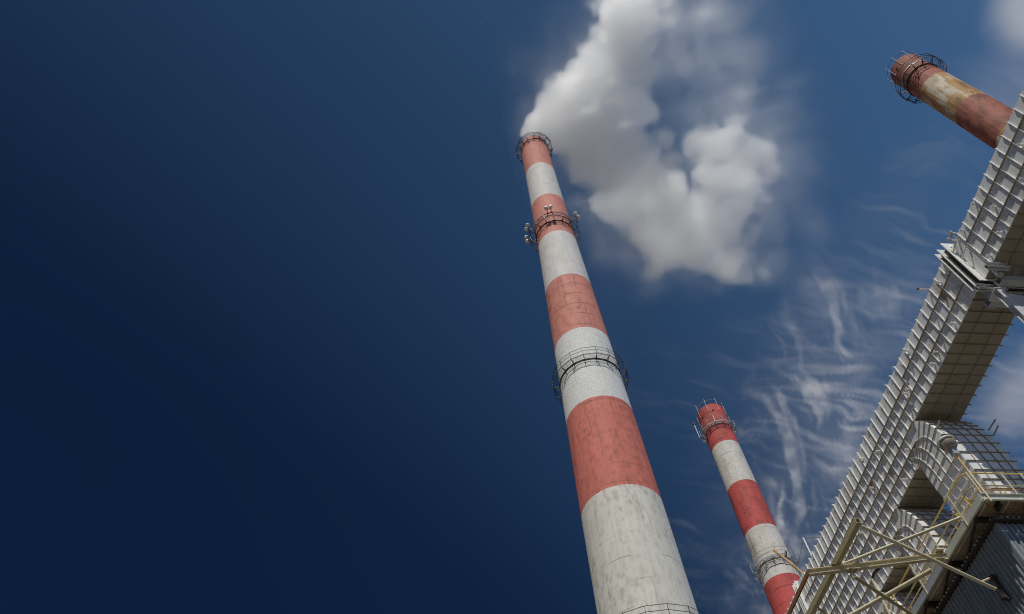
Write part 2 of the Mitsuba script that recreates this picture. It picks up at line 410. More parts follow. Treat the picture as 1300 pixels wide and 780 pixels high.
# pairs of flashing lamps on outriggers at the second gallery
for az_d in (199, 262, 135, 290, 20):
    a = math.radians(az_d)
    e, s = V(math.sin(a), math.cos(a), 0), V(math.cos(a), -math.sin(a), 0)
    h = holder('warning_lamp', ch1)
    o = V(c1[0], c1[1], 112.0) + e * 3.95
    m = MB()
    for q in (-0.4, 0.4):
        m.bar(o + s * q * 1.2, o + e * 0.35 + s * q * 0.5 + V(0, 0, 1.75), 0.09, 0.09)
    m.bar(o + V(0, 0, 0.9) - s * 0.5, o + V(0, 0, 0.9) + s * 0.5, 0.08, 0.08)
    m.bar(o + e * 0.35 - s * 0.6 + V(0, 0, 1.75), o + e * 0.35 + s * 0.6 + V(0, 0, 1.75), 0.09, 0.09)
    part('bracket', h, m, DARK)
    for q in (-0.38, 0.38):
        m = MB().tube([o + e * 0.3 + s * q + V(0, 0, 1.8), o + e * 0.45 + s * q + V(0, 0, 1.8), o + e * 0.7 + s * q + V(0, 0, 1.8), o + e * 0.85 + s * q + V(0, 0, 1.8)], [0.2, 0.31, 0.31, 0.16], 12)
        part('lamp_head', h, m, WHITE, smooth=40)
# hoops that carry the lamp cables
n = 40
a = np.arange(n) * 2 * np.pi / n
for z in (113.9, 115.0):
    part('lamp_cable_hoop', ch1, MB().tube(np.stack([c1[0] + (c1r(z) + 0.06) * np.cos(a), c1[1] + (c1r(z) + 0.06) * np.sin(a), 0 * a + z], 1), 0.035, 5, closed=True), DARK)

# second chimney, right of it and shorter
AZ2, D2 = 30.1, 86.0
c2r = lambda z: float(np.interp(z, [0, 60, 70, 91], [2.9, 2.22, 2.06, 1.97]))
C2 = (D2 * math.sin(math.radians(AZ2)), D2 * math.cos(math.radians(AZ2)))
b2 = [82.4, 74.8, 67.2, 59.7, 52.1, 44.5, 37.0, 29.4]
m2 = []
for i in range(9):
    m2.append(concrete_band(f'short_red_{i}', *C2, (0.54, 0.09, 0.085), (0.34, 0.07, 0.06), 0.95, 0.9, 50 + i, lift=1.9, nseam=7, jw=1.2, rad=2.1, fq=0.65) if i % 2 == 0 else
              concrete_band(f'short_white_{i}', *C2, (0.61, 0.585, 0.545), (0.42, 0.38, 0.33), 0.7, 0.8, 50 + i, lift=1.9, nseam=7, jw=1.2, rad=2.1, fq=0.65))
ch2, c2 = chimney('slim bright red and white chimney just left of the grey duct', AZ2, D2, 90.3, b2, c2r, m2, rim=0.25)
gallery(ch2, c2, 86.0, c2r(86), 2.62, 14, GREY, drop=0.75, bar=0.06, rail_r=0.04, rails=(0.55, 1.1), rail_mat=GALV)
gallery(ch2, c2, 62.0, c2r(62), 2.85, 14, GREY, drop=0.8, bar=0.055, rail_r=0.03, rails=(0.55, 1.1), rail_mat=GALV)


def crown_rods(parent, c, top, r, n, ring_z, mat, out=0.12):
    h = holder('lightning_crown', parent)
    for i in range(n):
        a = (i + 0.25) * 2 * math.pi / n
        e = V(math.cos(a), math.sin(a), 0)
        part('rod', h, MB().tube([V(c[0], c[1], top - 1.4) + e * (r + out), V(c[0], c[1], top + 1.25) + e * (r + out)], 0.024, 6), mat)
    a = np.arange(28) * 2 * np.pi / 28
    part('hoop', h, MB().tube(np.stack([c[0] + (r + out) * np.cos(a), c[1] + (r + out) * np.sin(a), 0 * a + ring_z], 1), 0.035, 6, closed=True), mat)


crown_rods(ch2, c2, 90.3, c2r(90), 8, 91.0, GALV)
for az_d, z in ((196, 88.8), (250, 88.6)):
    a = math.radians(az_d)
    e = V(math.sin(a), math.cos(a), 0)
    part('sampling_port', ch2, MB().tube([V(*c2, z) + e * (c2r(z) - 0.1), V(*c2, z) + e * (c2r(z) + 0.06)], 0.13, 12), SOOT)
a = math.radians(282)
e = V(math.sin(a), math.cos(a), 0)
h = holder('warning_lamp', ch2)
part('pole', h, MB().tube([V(*c2, 85.6) + e * 2.9, V(*c2, 88.4) + e * 2.95], 0.06, 8), GALV)
part('lamp_head', h, MB().tube([V(*c2, 88.4) + e * 2.95, V(*c2, 88.5) + e * 2.95, V(*c2, 88.75) + e * 2.95, V(*c2, 88.9) + e * 2.95], [0.1, 0.17, 0.17, 0.05], 10), RUST, smooth=40)

# third chimney, top right, rust stained
AZ3, D3 = 67.75, 58.0
c3r = lambda z: float(np.interp(z, [0, 60, 91], [2.3, 1.92, 1.74]))
C3 = (D3 * math.sin(math.radians(AZ3)), D3 * math.cos(math.radians(AZ3)))
b3 = [82.7, 75.6, 68.5, 61.4, 54.3, 47.2, 40.1]
m3 = []
for i in range(8):
    m3.append(concrete_band(f'rusty_red_{i}', *C3, (0.37, 0.13, 0.095), (0.20, 0.07, 0.045), 0.9, 0.8, 80 + i, lift=1.6, nseam=7, jw=1.1, rad=1.9, fq=0.9) if i % 2 == 0 else
              concrete_band(f'rusty_white_{i}', *C3, (0.58, 0.52, 0.42), (0.36, 0.28, 0.18), 0.8, 0.5, 80 + i, rust=(0.42, 0.23, 0.08), lift=1.6, nseam=7, jw=1.1, rad=1.9, fq=0.9))
ch3, c3 = chimney('rust stained red chimney leaning in from the top right behind the duct', AZ3, D3, 89.7, b3, c3r, m3, rim=0.25)
gallery(ch3, c3, 85.7, c3r(85.7), 2.62, 14, DARK, drop=0.8, bar=0.055, rail_r=0.035, rails=(0.55, 1.1))
crown_rods(ch3, c3, 89.5, c3r(89), 9, 90.2, GREY, 0.14)
a = math.radians(262)
e = V(math.sin(a), math.cos(a), 0)
part('sampling_port', ch3, MB().tube([V(*c3, 88.6) + e * 1.6, V(*c3, 88.6) + e * 1.83], 0.12, 12), SOOT)
part('steel_hoop', ch3, MB().ring(c3, c3r(86.9) + 0.003, c3r(86.9) + 0.05, 86.8, 87.0, 48), GALV)

# ---------------------------------------------------------------- smoke
PC = V(c1[0], c1[1], 149.4) - EYE
SL = np.linalg.norm(PC)
PCN = PC / SL
# a frame across the wind: A to the east, B up and over, W along the line from the yard to the chimney top
A_ = np.cross(PCN, [0, 0, 1.0])
A_ /= np.linalg.norm(A_)
B_ = np.cross(A_, PCN)


def plume_at(px, py):
    d = FWD * 1011 + RIGHT * (px - 650) + DOWN * (py - 390)
    d = d * (SL / (d @ PCN))
    q = d - PC
    return q @ A_, q @ B_


puffs = [(668, 168, 8, 1), (682, 156, 17, 1), (702, 142, 27, 1), (726, 128, 34, 1), (754, 104, 36, 1), (778, 74, 36, 1), (798, 40, 36, 1), (806, 4, 40, 1), (814, -34, 44, 1),
         (716, 168, 27, 1), (748, 172, 36, 1), (776, 156, 40, 1), (802, 126, 32, .95), (808, 86, 30, .95), (758, 206, 34, 1), (790, 200, 42, 1), (820, 228, 42, 1), (796, 252, 36, .95), (842, 262, 42, 1), (868, 284, 42, 1), (894, 298, 36, .92), (850, 310, 34, .9), (903, 280, 32, .88), (820, 290, 28, .8), (922, 302, 28, .76),
         (898, 184, 24, .78), (922, 192, 32, .84), (950, 206, 32, .80), (930, 232, 32, .82), (958, 236, 28, .72), (910, 254, 26, .80), (940, 268, 28, .76), (968, 215, 22, .70), (893, 268, 20, .72),
         (925, 335, 30, .7), (948, 312, 28, .6), (842, 358, 20, .55), (852, 335, 26, .65), (800, 306, 24, .6), (768, 282, 28, .6), (740, 255, 22, .55), (765, 315, 22, .45), (800, 335, 20, .45),
         (885, 20, 60, .5), (915, 75, 52, .5), (945, 130, 50, .55), (985, 215, 38, .5), (965, 330, 40, .38), (885, 355, 34, .34), (985, 285, 40, .34), (1040, 285, 18, .3), (862, 50, 40, .55), (1000, 150, 40, .25),
         (732, 82, 32, .35), (702, 114, 24, .4), (762, 42, 26, .3), (905, 155, 30, .6), (860, -20, 60, .4)]
q = np.array([[*plume_at(x, y), r * SL / 1011 / 0.96, w] for x, y, r, w in puffs])
NX, NY, NZ = 250, 260, 60


def build_plume():
    lo = np.array([q[:, 0].min() - 5, q[:, 1].min() - 7, -11.0]); hi = np.array([q[:, 0].max() + 8, plume_at(850, -62)[1], 23.0])
    ax, ay, az_ = [lo[k] + (np.arange(n) + 0.5) / n * (hi[k] - lo[k]) for k, n in enumerate((NX, NY, NZ))]
    Gz, Gy, Gx = np.meshgrid(az_, ay, ax, indexing='ij')
    P = np.stack([Gx, Gy, Gz], -1).astype(np.float32)

    def billow(p, oct, seed):
        return sum(0.55 ** o * np.abs(2 * meshkit.noise(p * 2.0 ** o, seed + o) - 1) for o in range(oct)) / sum(0.55 ** o for o in range(oct))
    near = np.clip(np.hypot(Gx, Gy) / 12, 0.25, 1)
    wa, wb = meshkit.fbm(P / 10.0, 3, 20) - 0.5, meshkit.fbm(P / 10.0 + 5, 3, 25) - 0.5
    X, Y, Z = Gx + 7 * wa * near, Gy + 7 * wb * near, Gz + 4 * (wa + wb) * near
    f1, thin = np.zeros(Gx.shape), np.zeros(Gx.shape)
    for (qa, qb, r, w) in q:
        D = math.hypot(qa, qb)
        qc = 1.2 + 0.36 * max(0.0, qb) + (2.2 if D > 6 else 0) + 2.0 * math.sin(qa * 0.35 + qb * 0.23) * min(1, D / 15)
        rz = min(r, 6.6)
        k = ((X - qa) ** 2 + (Y - qb) ** 2) / r ** 2 + (Z - qc) ** 2 / rz ** 2
        if w >= 0.7:
            f1 = np.maximum(f1, w * np.exp(-0.75 * k))
        else:
            thin = thin + w * np.exp(-1.0 * k)
        if w >= 0.7:
            thin = thin + 0.06 * np.exp(-0.35 * k)
    bl = billow(P / 8.5, 5, 40)
    fb = meshkit.fbm(P / 4.4, 5, 60)
    e = f1 + 0.46 * (bl - 0.36) + 0.95 * (fb - 0.5) * np.clip(near, 0.35, 1)
    core = np.clip((e - 0.36) / 0.17, 0, 1)
    wis = np.clip(thin, 0, 1.2) * np.clip((fb * 0.6 + bl * 0.6 - 0.34) * 3.2, 0, 1.5)
    return lo, hi, core, wis, np.hypot(Gx, Gy), (Gx, Gy, Gz)


lo, hi, core, wis, dist, (Gx, Gy, Gz) = build_plume()
den = (core * 0.27 + wis * 0.085) * (1 + 0.8 * np.exp(-dist / 7))
edge = np.minimum.reduce([np.clip((Gx - lo[0]) / 3, 0, 1), np.clip((hi[0] - Gx) / 5, 0, 1), np.clip((Gy - lo[1]) / 3, 0, 1), np.clip((hi[1] - Gy) / 5, 0, 1), np.clip((Gz - lo[2]) / 2, 0, 1), np.clip((hi[2] - Gz) / 2, 0, 1)])
den = (den * edge).astype(np.float32)
M = np.eye(4)
den = np.ascontiguousarray(den[::-1])                    # third axis runs back towards the yard, so that the frame is right-handed
M[:3, 0], M[:3, 1], M[:3, 2] = A_ * (hi[0] - lo[0]), B_ * (hi[1] - lo[1]), PCN * (lo[2] - hi[2])
M[:3, 3] = EYE + PC + A_ * lo[0] + B_ * lo[1] + PCN * hi[2]
TG = T(M.tolist())
scene['smoke_plume'] = {'type': 'cube', 'to_world': TG @ T().translate([0.5, 0.5, 0.5]).scale([0.5, 0.5, 0.5]), 'bsdf': {'type': 'null'},
                        'interior': {'type': 'heterogeneous', 'albedo': {'type': 'constvolume', 'value': 1.0},
                                     'sigma_t': {'type': 'gridvolume', 'grid': mi.VolumeGrid(den[..., None]), 'to_world': TG, 'raw': True, 'filter_type': 'trilinear', 'wrap_mode': 'clamp'},
                                     'scale': 1.0, 'phase': {'type': 'hg', 'g': 0.45}}}
labels['smoke_plume'] = {'label': 'billowing white smoke drifting right from the tallest chimney', 'category': 'smoke', 'kind': 'stuff'}
# ---------------------------------------------------------------- flue gas duct
XF, XB = 20.0, 22.0               # visible side, far side
ZT = 27.4
Z1, DZ, DY = 25.07, 1.285, 3.70
PITCH = 0.489
yk = [13.90 + PITCH * k for k in range(0, 64)]
Y_END, NB = 44.0, 5
ROWS_A, ROWS_B = [26.68, 25.80], [26.44, 25.80]
P_V, P_H, PL = 0.060, 0.070, 0.02      # rib depths, plate thickness


def zfoot(k):
    return Z1 - DZ * k


# elbow outline for step 0, in (y, z); step k is shifted
O_ = [(19.75, 25.07), (19.53, 24.80), (19.36, 24.53), (19.22, 24.22), (19.10, 23.86), (19.00, 23.40), (18.93, 22.90), (18.90, 22.35)]
ARC_C = [(20.28, 24.43), (19.99, 24.33), (19.80, 24.18), (19.66, 23.96), (19.56, 23.64), (19.50, 23.24), (19.46, 22.80), (19.45, 22.35)]
ARC_B = [(20.70, 24.43), (20.44, 24.24), (20.24, 24.00), (20.11, 23.70), (20.04, 23.36), (20.0, 22.9), (20.0, 22.35)]
ARC_A = [(21.18, 24.40), (20.90, 24.13), (20.68, 23.84), (20.54, 23.46), (20.45, 22.95), (20.43, 22.35)]
RAD = [((21.12, 23.74), (21.18, 24.40)), ((21.08, 23.70), (20.80, 24.43)), ((21.04, 23.65), (20.42, 24.43)), ((21.01, 23.58), (20.12, 24.43), (19.53, 24.80)), ((20.99, 23.52), (19.36, 24.53)),
       ((20.97, 23.45), (20.4, 23.72), (19.22, 24.22)), ((20.96, 23.34), (19.10, 23.86)), ((20.955, 22.98), (19.0, 23.40)), ((20.95, 22.66), (18.93, 22.90)), ((20.95, 22.35), (18.90, 22.35))]
INNER = [(20.95, 22.35), (20.95, 23.36), (20.97, 23.50), (21.02, 23.62), (21.12, 23.74), (21.22, 23.785)]


def sh(pts, k):
    return [(y + DY * k, z - DZ * k) for y, z in pts]


def outline(k0, y0, y1):
    """Side outline of the duct from y0 to y1 with the elbows that lie in it."""
    pts = [(y0, ZT), (y1, ZT)]
    low = []
    y, k = y0, 0
    low.append((y0, Z1))
    for k in range(NB):
        low += sh(O_, k) + sh(INNER, k)
    low = [p for p in low]
    low.append((y1, zfoot(NB)))
    return sg.Polygon(pts + low[::-1])


side = outline(0, 13.50, Y_END).buffer(0)


def rib_lines():
    """(kind, polyline) of every stiffener of the visible side."""
    L = []
    for y in yk:
        if y > Y_END:
            break
        if 32.6 < y < 33.4:
            continue
        top = ZT + 0.01
        if y < 19.72:
            L.append(('v', [(y, top), (y, Z1)]))
            continue
        k = min(int((y - 19.72) / DY), NB - 1)
        o = y - DY * k
        if o < 20.28:
            zb = zfoot(k) if o > 19.78 or k == 0 else zfoot(k)
        elif o < 21.15:
            zb = zfoot(k) - DZ / 2
        else:
            zb = zfoot(k + 1)
        L.append(('v', [(y, top), (y, zb)]))
    for i, z in enumerate(ROWS_A):
        L.append(('h', [(13.55, z), (18.88 if z != 25.80 else Y_END, z)]))
    L.append(('h', [(18.80, 26.44), (Y_END, 26.44)]))
    for k in range(NB):
        L.append(('h', [(19.72 + DY * k + 0.03, zfoot(k)), (Y_END, zfoot(k))]))
        L.append(('h', [(20.28 + DY * k, zfoot(k) - DZ / 2), (Y_END, zfoot(k) - DZ / 2)]))
        for arc in (ARC_C, ARC_B, ARC_A):
            L.append(('a', sh(arc, k)))
        for r in RAD:
            L.append(('r', sh(r, k)))
    return L


LINES = rib_lines()
duct = thing('flue_duct', 'long grey ribbed steel duct with curved downward branches crossing the right side', 'duct')
xs = {'a': 0.040, 'r': 0.026, 'v': P_V, 'h': P_H}


def to_side(p2, x):
    return V(x, p2[0], p2[1])


def strip(mb, pts, depth, t, x0=XF, over=0.0):
    """A flat bar standing on the side plate along the polyline pts."""
    p = np.asarray(pts, float)
    tt = np.gradient(p, axis=0)
    tt /= np.linalg.norm(tt, axis=1, keepdims=True)
    nn = np.stack([-tt[:, 1], tt[:, 0]], 1) * t / 2
    a, b = p + nn, p - nn
    m = len(p)
    v = np.vstack([np.stack([0 * q[:, 0] + x, q[:, 0], q[:, 1]], 1) for q, x in ((a, x0 + 0.006), (b, x0 + 0.006), (b, x0 - depth), (a, x0 - depth))])
    f = []
    for i in range(m - 1):
        for s in range(4):
            s2 = (s + 1) % 4
            f.append([s * m + i, s * m + i + 1, s2 * m + i + 1, s2 * m + i])
    f += [[0, m, 2 * m, 3 * m], [m - 1, 4 * m - 1, 3 * m - 1, 2 * m - 1]]
    return mb.add(v, np.array(f))


for kind, pts in LINES:
    k = 0
    nm = {'v': 'side_rib', 'h': 'long_rib', 'a': 'curved_rib', 'r': 'fan_rib'}[kind]
    if kind == 'h' and len(pts) == 2:
        pts = [pts[0], ((pts[0][0] + pts[1][0]) / 2, pts[0][1]), pts[1]]
    if kind == 'v':
        pts = [pts[0], (pts[0][0], (pts[0][1] + pts[1][1]) / 2), pts[1]]
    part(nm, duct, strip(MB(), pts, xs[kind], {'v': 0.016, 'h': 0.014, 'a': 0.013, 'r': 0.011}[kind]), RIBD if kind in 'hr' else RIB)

cut = shapely.union_all([sg.LineString(pts).buffer(0.003, cap_style='flat') for _, pts in LINES] + [sg.LineString([(32.2, 10), (32.2, 28)]).buffer(0.003)])
cells = [c for c in getattr(side.difference(cut), 'geoms', [])]
cells = [c for c in cells if c.area > 0.002]
cells.sort(key=lambda c: c.centroid.x ** 2 + (c.centroid.y - 1.6) ** 2 + 400)


def plate(poly, x0, x1):
    """A flat sheet of outline poly (y, z) between x0 and x1."""
    m = trimesh.creation.extrude_polygon(poly.simplify(0.001), abs(x1 - x0), engine='earcut')
    v = np.array(m.vertices)
    return np.stack([min(x0, x1) + v[:, 2], v[:, 0], v[:, 1]], 1), np.array(m.faces)


rest = MB()
for i, c in enumerate(cells):
    dx = rng.uniform(-0.003, 0.003)
    v, f = plate(c, XF + dx, XF + PL + dx)
    if i < 290:
        scene[numbered(duct + '__side_panel')] = mikit.ply((v, f), DUCT[rng.choice([0, 0, 0, 0, 1, 1, 1, 2, 2, 2, 3])])
    else:
        rest.add(v, f)
part('distant_side_panel', duct, rest, DUCT[0], kind='stuff')

# inner skin (stops light between panels), far side and roof
m = MB()
v, f = plate(side.buffer(-0.004), XF + 0.026, XF + 0.034)
m.add(v, f)
part('inner_skin', duct, m, RIB)
m = MB()
v, f = plate(side.buffer(-0.004), XB - PL, XB)
m.add(v, f)
part('far_side', duct, m, DUCT[0])
part('roof', duct, MB().box(V(XF + 0.035, 13.5, ZT - 0.03), V(XB - PL - 0.001, Y_END, ZT - 0.005)), DUCT[1])
m = MB()
for y in yk:
    if y < Y_END and not 32.6 < y < 33.4:
        kk = 0 if y < 19.72 else min(int((y - 19.72) / DY), NB - 1)
        m = MB().bar(V(XB + P_V / 2, y, ZT), V(XB + P_V / 2, y, zfoot(kk) - (0 if kk or y > 19.72 else 0)), 0.016, P_V, (1, 0, 0))
        part('far_side_rib', duct, m, RIB)
# undersides
BX = [XF + 0.60, XF + 1.40]


def underside(parent, z, y0, y1, ribs):
    cutx = [XF] + BX + [XB]
    cuty = [y0] + [y for y in ribs if y0 + 0.05 < y < y1 - 0.05] + [y1]
    for a in range(len(cuty) - 1):
        for b in range(3):
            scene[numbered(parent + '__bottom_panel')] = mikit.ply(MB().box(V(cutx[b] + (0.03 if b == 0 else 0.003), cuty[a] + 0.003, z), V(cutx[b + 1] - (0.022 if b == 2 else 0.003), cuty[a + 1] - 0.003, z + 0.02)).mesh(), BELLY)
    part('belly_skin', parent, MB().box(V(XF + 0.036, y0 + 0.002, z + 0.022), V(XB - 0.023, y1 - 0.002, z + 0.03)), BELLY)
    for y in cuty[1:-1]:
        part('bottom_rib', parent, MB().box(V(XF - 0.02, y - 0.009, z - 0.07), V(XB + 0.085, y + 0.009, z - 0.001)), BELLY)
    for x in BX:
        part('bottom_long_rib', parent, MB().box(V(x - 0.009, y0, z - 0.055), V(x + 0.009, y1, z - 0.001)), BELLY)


underside(duct, Z1, 13.50, 19.72, yk)
for k in range(NB):
    underside(duct, zfoot(k + 1), 21.20 + DY * k, (19.72 + DY * (k + 1)) if k < NB - 1 else Y_END, yk)

# curved branches: outer back sheet, leg, transition
for k in range(NB):
    h = holder('branch', duct)
    o = sh(O_, k)
    col = [XF + 0.036, XF + 0.42, XF + 0.84, XF + 1.26, XF + 1.66, XB - 0.022]
    # outer sheet cells between rows
    for i in range(len(o) - 1):
        for b in range(5):
            (ya, za), (yb, zb) = o[i], o[i + 1]
            t = V(0, yb - ya, zb - za)
            t /= np.linalg.norm(t)
            nn = V(0, t[2], -t[1])
            p0, p1 = V(0, ya, za) + t * 0.003, V(0, yb, zb) - t * 0.003
            x0, x1 = V(col[b] + 0.003, 0, 0), V(col[b + 1] - 0.003, 0, 0)
            quad = [p0 + x0, p0 + x1, p1 + x1, p1 + x0]
            inn = nn * 0.02
            mb = MB().add(np.array(quad + [w - inn * np.sign(nn @ V(0, 1, 0)) * -1 for w in quad]), np.array([[0, 1, 2, 3], [7, 6, 5, 4], [0, 4, 5, 1], [1, 5, 6, 2], [2, 6, 7, 3], [3, 7, 4, 0]]))
            scene[numbered(h + '__back_panel')] = mikit.ply(mb.mesh(), DUCT[rng.choice([0, 1, 2])])
        if i:
            (ya, za) = o[i]
            (yp, zp), (yn, zn) = o[i - 1], o[i + 1]
            t = V(0, yn - yp, zn - zp)
            t /= np.linalg.norm(t)
            out = V(0, t[2], -t[1])
            out = out if out[1] < 0 else -out
            c = V(0, ya, za) + out * 0.026
            part('back_rib', h, MB().bar(c + V(XF - 0.03, 0, 0), c + V(XB + 0.06, 0, 0), 0.016, 0.05, out), RIBD)
    for x in col[1:-1]:
        mb = MB()
        for i in range(len(o) - 1):
            (ya, za), (yb, zb) = o[i], o[i + 1]
            t = V(0, yb - ya, zb - za)
            t /= np.linalg.norm(t)
            out = V(0, t[2], -t[1])
            out = out if out[1] < 0 else -out
            c = out * 0.022
            mb.bar(V(x, ya, za) + c, V(x, yb, zb) + c, 0.012, 0.035, out)
        part('back_long_rib', h, mb, RIBD)
    # inner (far) sheet of the leg
    mb = MB()
    inn = sh(INNER, k)
    for i in range(len(inn) - 1):
        (ya, za), (yb, zb) = inn[i], inn[i + 1]
        mb.add(np.array([[XF + 0.034, ya, za], [XB - 0.02, ya, za], [XB - 0.02, yb, zb], [XF + 0.034, yb, zb]]), np.array([[0, 1, 2, 3]]))
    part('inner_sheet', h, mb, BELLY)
    # transition below: tapers inward down to the roof of the shed
    y0, y1, zt = 18.90 + DY * k, 20.95 + DY * k, 22.35 - DZ * k
    zb = 18.62
    if zt - zb < 0.6:
        zb = zt - 0.6
    xa, xb, ins = XF + 0.02, XF + 0.02 + 0.085 * (zt - zb), 0.0
    nrow = max(2, int(round((zt - zb) / 0.45)))
    zr = np.linspace(zt, zb, nrow + 1)
    yc = [y0 + 0.0, 19.45 + DY * k, 20.0 + DY * k, 20.43 + DY * k, y1]
    fx = lambda z: xa + (xb - xa) * (zt - z) / (zt - zb)
    for i in range(nrow):
        for b in range(4):
            za, zc = zr[i] - 0.003, zr[i + 1] + 0.003
            ya, yb = yc[b] + 0.003, yc[b + 1] - 0.003
            quad = np.array([[fx(za), ya, za], [fx(za), yb, za], [fx(zc), yb, zc], [fx(zc), ya, zc]])
            mb = MB().add(np.vstack([quad, quad + V(0.02, 0, 0)]), np.array([[0, 1, 2, 3], [7, 6, 5, 4], [0, 4, 5, 1], [1, 5, 6, 2], [2, 6, 7, 3], [3, 7, 4, 0]]))
            scene[numbered(h + '__leg_panel')] = mikit.ply(mb.mesh(), DUCT[rng.choice([0, 1, 2])])
        if i:
            part('leg_rib', h, MB().bar(V(fx(zr[i]) - 0.03, y0 - 0.02, zr[i]), V(fx(zr[i]) - 0.03, y1 + 0.02, zr[i]), 0.06, 0.014, (0, 0, 1)), RIB)
        # near (back) face of the leg
        cc = [fx(zr[i]) + 0.022, XF + 0.42, XF + 0.84, XF + 1.26, XF + 1.66, XB - 0.02]
        for b in range(5):
            scene[numbered(h + '__back_panel')] = mikit.ply(MB().box(V(max(cc[b], fx(zr[i]) + 0.05) + 0.003 if b == 0 else cc[b] + 0.003, y0, zr[i + 1] + 0.003), V(cc[b + 1] - 0.003, y0 + 0.02, zr[i] - 0.003)).mesh(), DUCT[rng.choice([0, 1, 2])])
        part('back_rib', h, MB().box(V(fx(zr[i]) - 0.03, y0 - 0.055, zr[i] - 0.008), V(XB + 0.06, y0 - 0.001, zr[i] + 0.010)), RIBD)
    for b in (1, 2, 3):
        part('leg_long_rib', h, MB().bar(V(fx(zt) - 0.022, yc[b], zt), V(fx(zb) - 0.022, yc[b], zb), 0.014, 0.045, (1, 0, 0)), RIB)
    for x in col[1:-1]:
        part('back_long_rib', h, MB().box(V(x - 0.007, y0 - 0.045, zb), V(x + 0.007, y0 - 0.002, zt)), RIBD)
    mb = MB().box(V(XB - 0.018, y0 + 0.02, zb), V(XB, y1, zt))
    mb.add(np.array([[xb + .02, y1, zb], [XB - 0.02, y1, zb], [XB - 0.02, y1, zt], [xa + .02, y1, zt]]), np.array([[0, 1, 2, 3]]))
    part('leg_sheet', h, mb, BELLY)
    part('leg_flange', h, MB().box(V(xb - 0.28, y0 - 0.16, 19.12), V(xb + 0.02, y0 - 0.02, 19.20)).box(V(xb - 0.02, y0 - 0.20, 19.2), V(XB - 0.2, y0 - 0.16, 19.62)) if k == 0 else MB().box(V(xb - 0.1, y0 - 0.16, zb), V(XB + 0.1, y0 - 0.02, zb + 0.08)), WHITE)

# plain bay and flanges at the far expansion joint
part('far_joint_band', duct, MB().box(V(XF - 0.03, 32.22, zfoot(NB)), V(XF - 0.004, 32.95, ZT + 0.12)), WHITE)
for y in (32.98, 33.16, 33.32):
    part('far_joint_flange', duct, MB().box(V(XF - 0.20, y - 0.012, zfoot(NB)), V(XF - 0.004, y + 0.012, ZT + 0.22)).box(V(XF - 0.2, y - 0.012, ZT + 0.0), V(XB + 0.2, y + 0.012, ZT + 0.22)), WHITE)

# small fittings: stubs, probes, cleats
part('pipe_stub', duct, MB().tube([V(20.0, 14.92, 27.42), V(19.60, 14.92, 27.44), V(19.55, 14.92, 27.44)], 0.035, 8), WHITE)
part('pipe_stub', duct, MB().tube([V(19.55, 14.92, 27.44), V(19.49, 14.92, 27.44)], 0.05, 8), RUST)
for p0, p1 in ((V(22.0, 18.9, 23.622), V(22.0, 18.32, 23.58)), (V(22.0, 18.9, 23.30), V(22.0, 18.40, 23.33)), (V(20.1, 19.4, 23.88), V(20.1, 18.78, 23.97))):
    part('stub_rail', duct, MB().bar(p0, p1, 0.045, 0.045), GALV)
for y, z, r in ((14.3, 26.95, .05), (15.15, 25.35, .06), (17.1, 25.4, .06), (18.35, 27.0, .05), (18.9, 26.05, .06), (19.15, 26.1, .05), (16.6, 25.5, .05), (22.4, 26.1, .06), (24.0, 25.5, .06), (20.9, 24.6, .05), (23.6, 26.9, .06), (26.2, 24.9, .06), (22.0, 24.0, .06), (17.7, 27.1, .06)):
    part('test_port', duct, MB().tube([V(XF, y, z), V(XF - 0.14, y, z), V(XF - 0.145, y, z), V(XF - 0.19, y, z)], [r * 0.7, r * 0.7, r * 1.1, r * 1.1], 10), WHITE)
for i in range(26):
    y = 18.6 + i * 0.489 * (1 if i < 14 else 1.05)
    y = yk[min(range(len(yk)), key=lambda j: abs(yk[j] - y))] + rng.uniform(-.02, .02)
    if rng.random() < 0.25:
        continue
    part('cleat', duct, MB().tube([V(XF + 0.12, y + 0.05, ZT + 0.0), V(XF + 0.02, y + 0.05, ZT + 0.07), V(XF - 0.07, y + 0.05, ZT + 0.07)], 0.035, 8), WHITE)

# ---------------------------------------------------------------- near duct section with the expansion joint
duct2 = thing('flue_duct', 'nearer duct length beyond the white flanged joint, at the top right edge', 'duct')
ZT2, ZB2 = 27.23, 24.96
ROW2 = [26.58, 25.61]
Y0n, Y1n = -6.0, 12.92
yk2 = [12.30 - PITCH * k for k in range(38)]
cz = [ZT2] + ROW2 + [ZB2]
ys = sorted([Y0n, Y1n] + [y for y in yk2 if y > Y0n + 0.1])
for a in range(len(ys) - 1):
    if ys[a] > 12.25:                     # the plain bay next to the joint is one plate
        part('plain_panel', duct2, MB().box(V(XF, ys[a] + 0.003, ZB2), V(XF + PL, ys[a + 1] - 0.002, ZT2)), DUCT[2])
        continue
    for b in range(3):
        dx = rng.uniform(-0.003, 0.003)
        scene[numbered(duct2 + '__side_panel')] = mikit.ply(MB().box(V(XF + dx, ys[a] + 0.003, cz[b + 1] + 0.003), V(XF + PL + dx, ys[a + 1] - 0.003, cz[b] - 0.003)).mesh(), DUCT[rng.choice([0, 0, 0, 0, 1, 1, 1, 2, 2, 2, 3])])
for y in yk2:
    if y > Y0n + 0.1:
        part('side_rib', duct2, MB().box(V(XF - P_V, y - 0.008, ZB2), V(XF + 0.006, y + 0.008, ZT2 + 0.01)), RIB)
        part('far_side_rib', duct2, MB().box(V(XB + 0.001, y - 0.008, ZB2), V(XB + P_V, y + 0.008, ZT2 + 0.01)), RIB)
for z in ROW2:
    part('long_rib', duct2, MB().box(V(XF - P_H, Y0n, z - 0.009), V(XF + 0.004, 12.29, z + 0.009)), RIBD)
underside(duct2, ZB2, Y0n, Y1n, yk2[::-1])
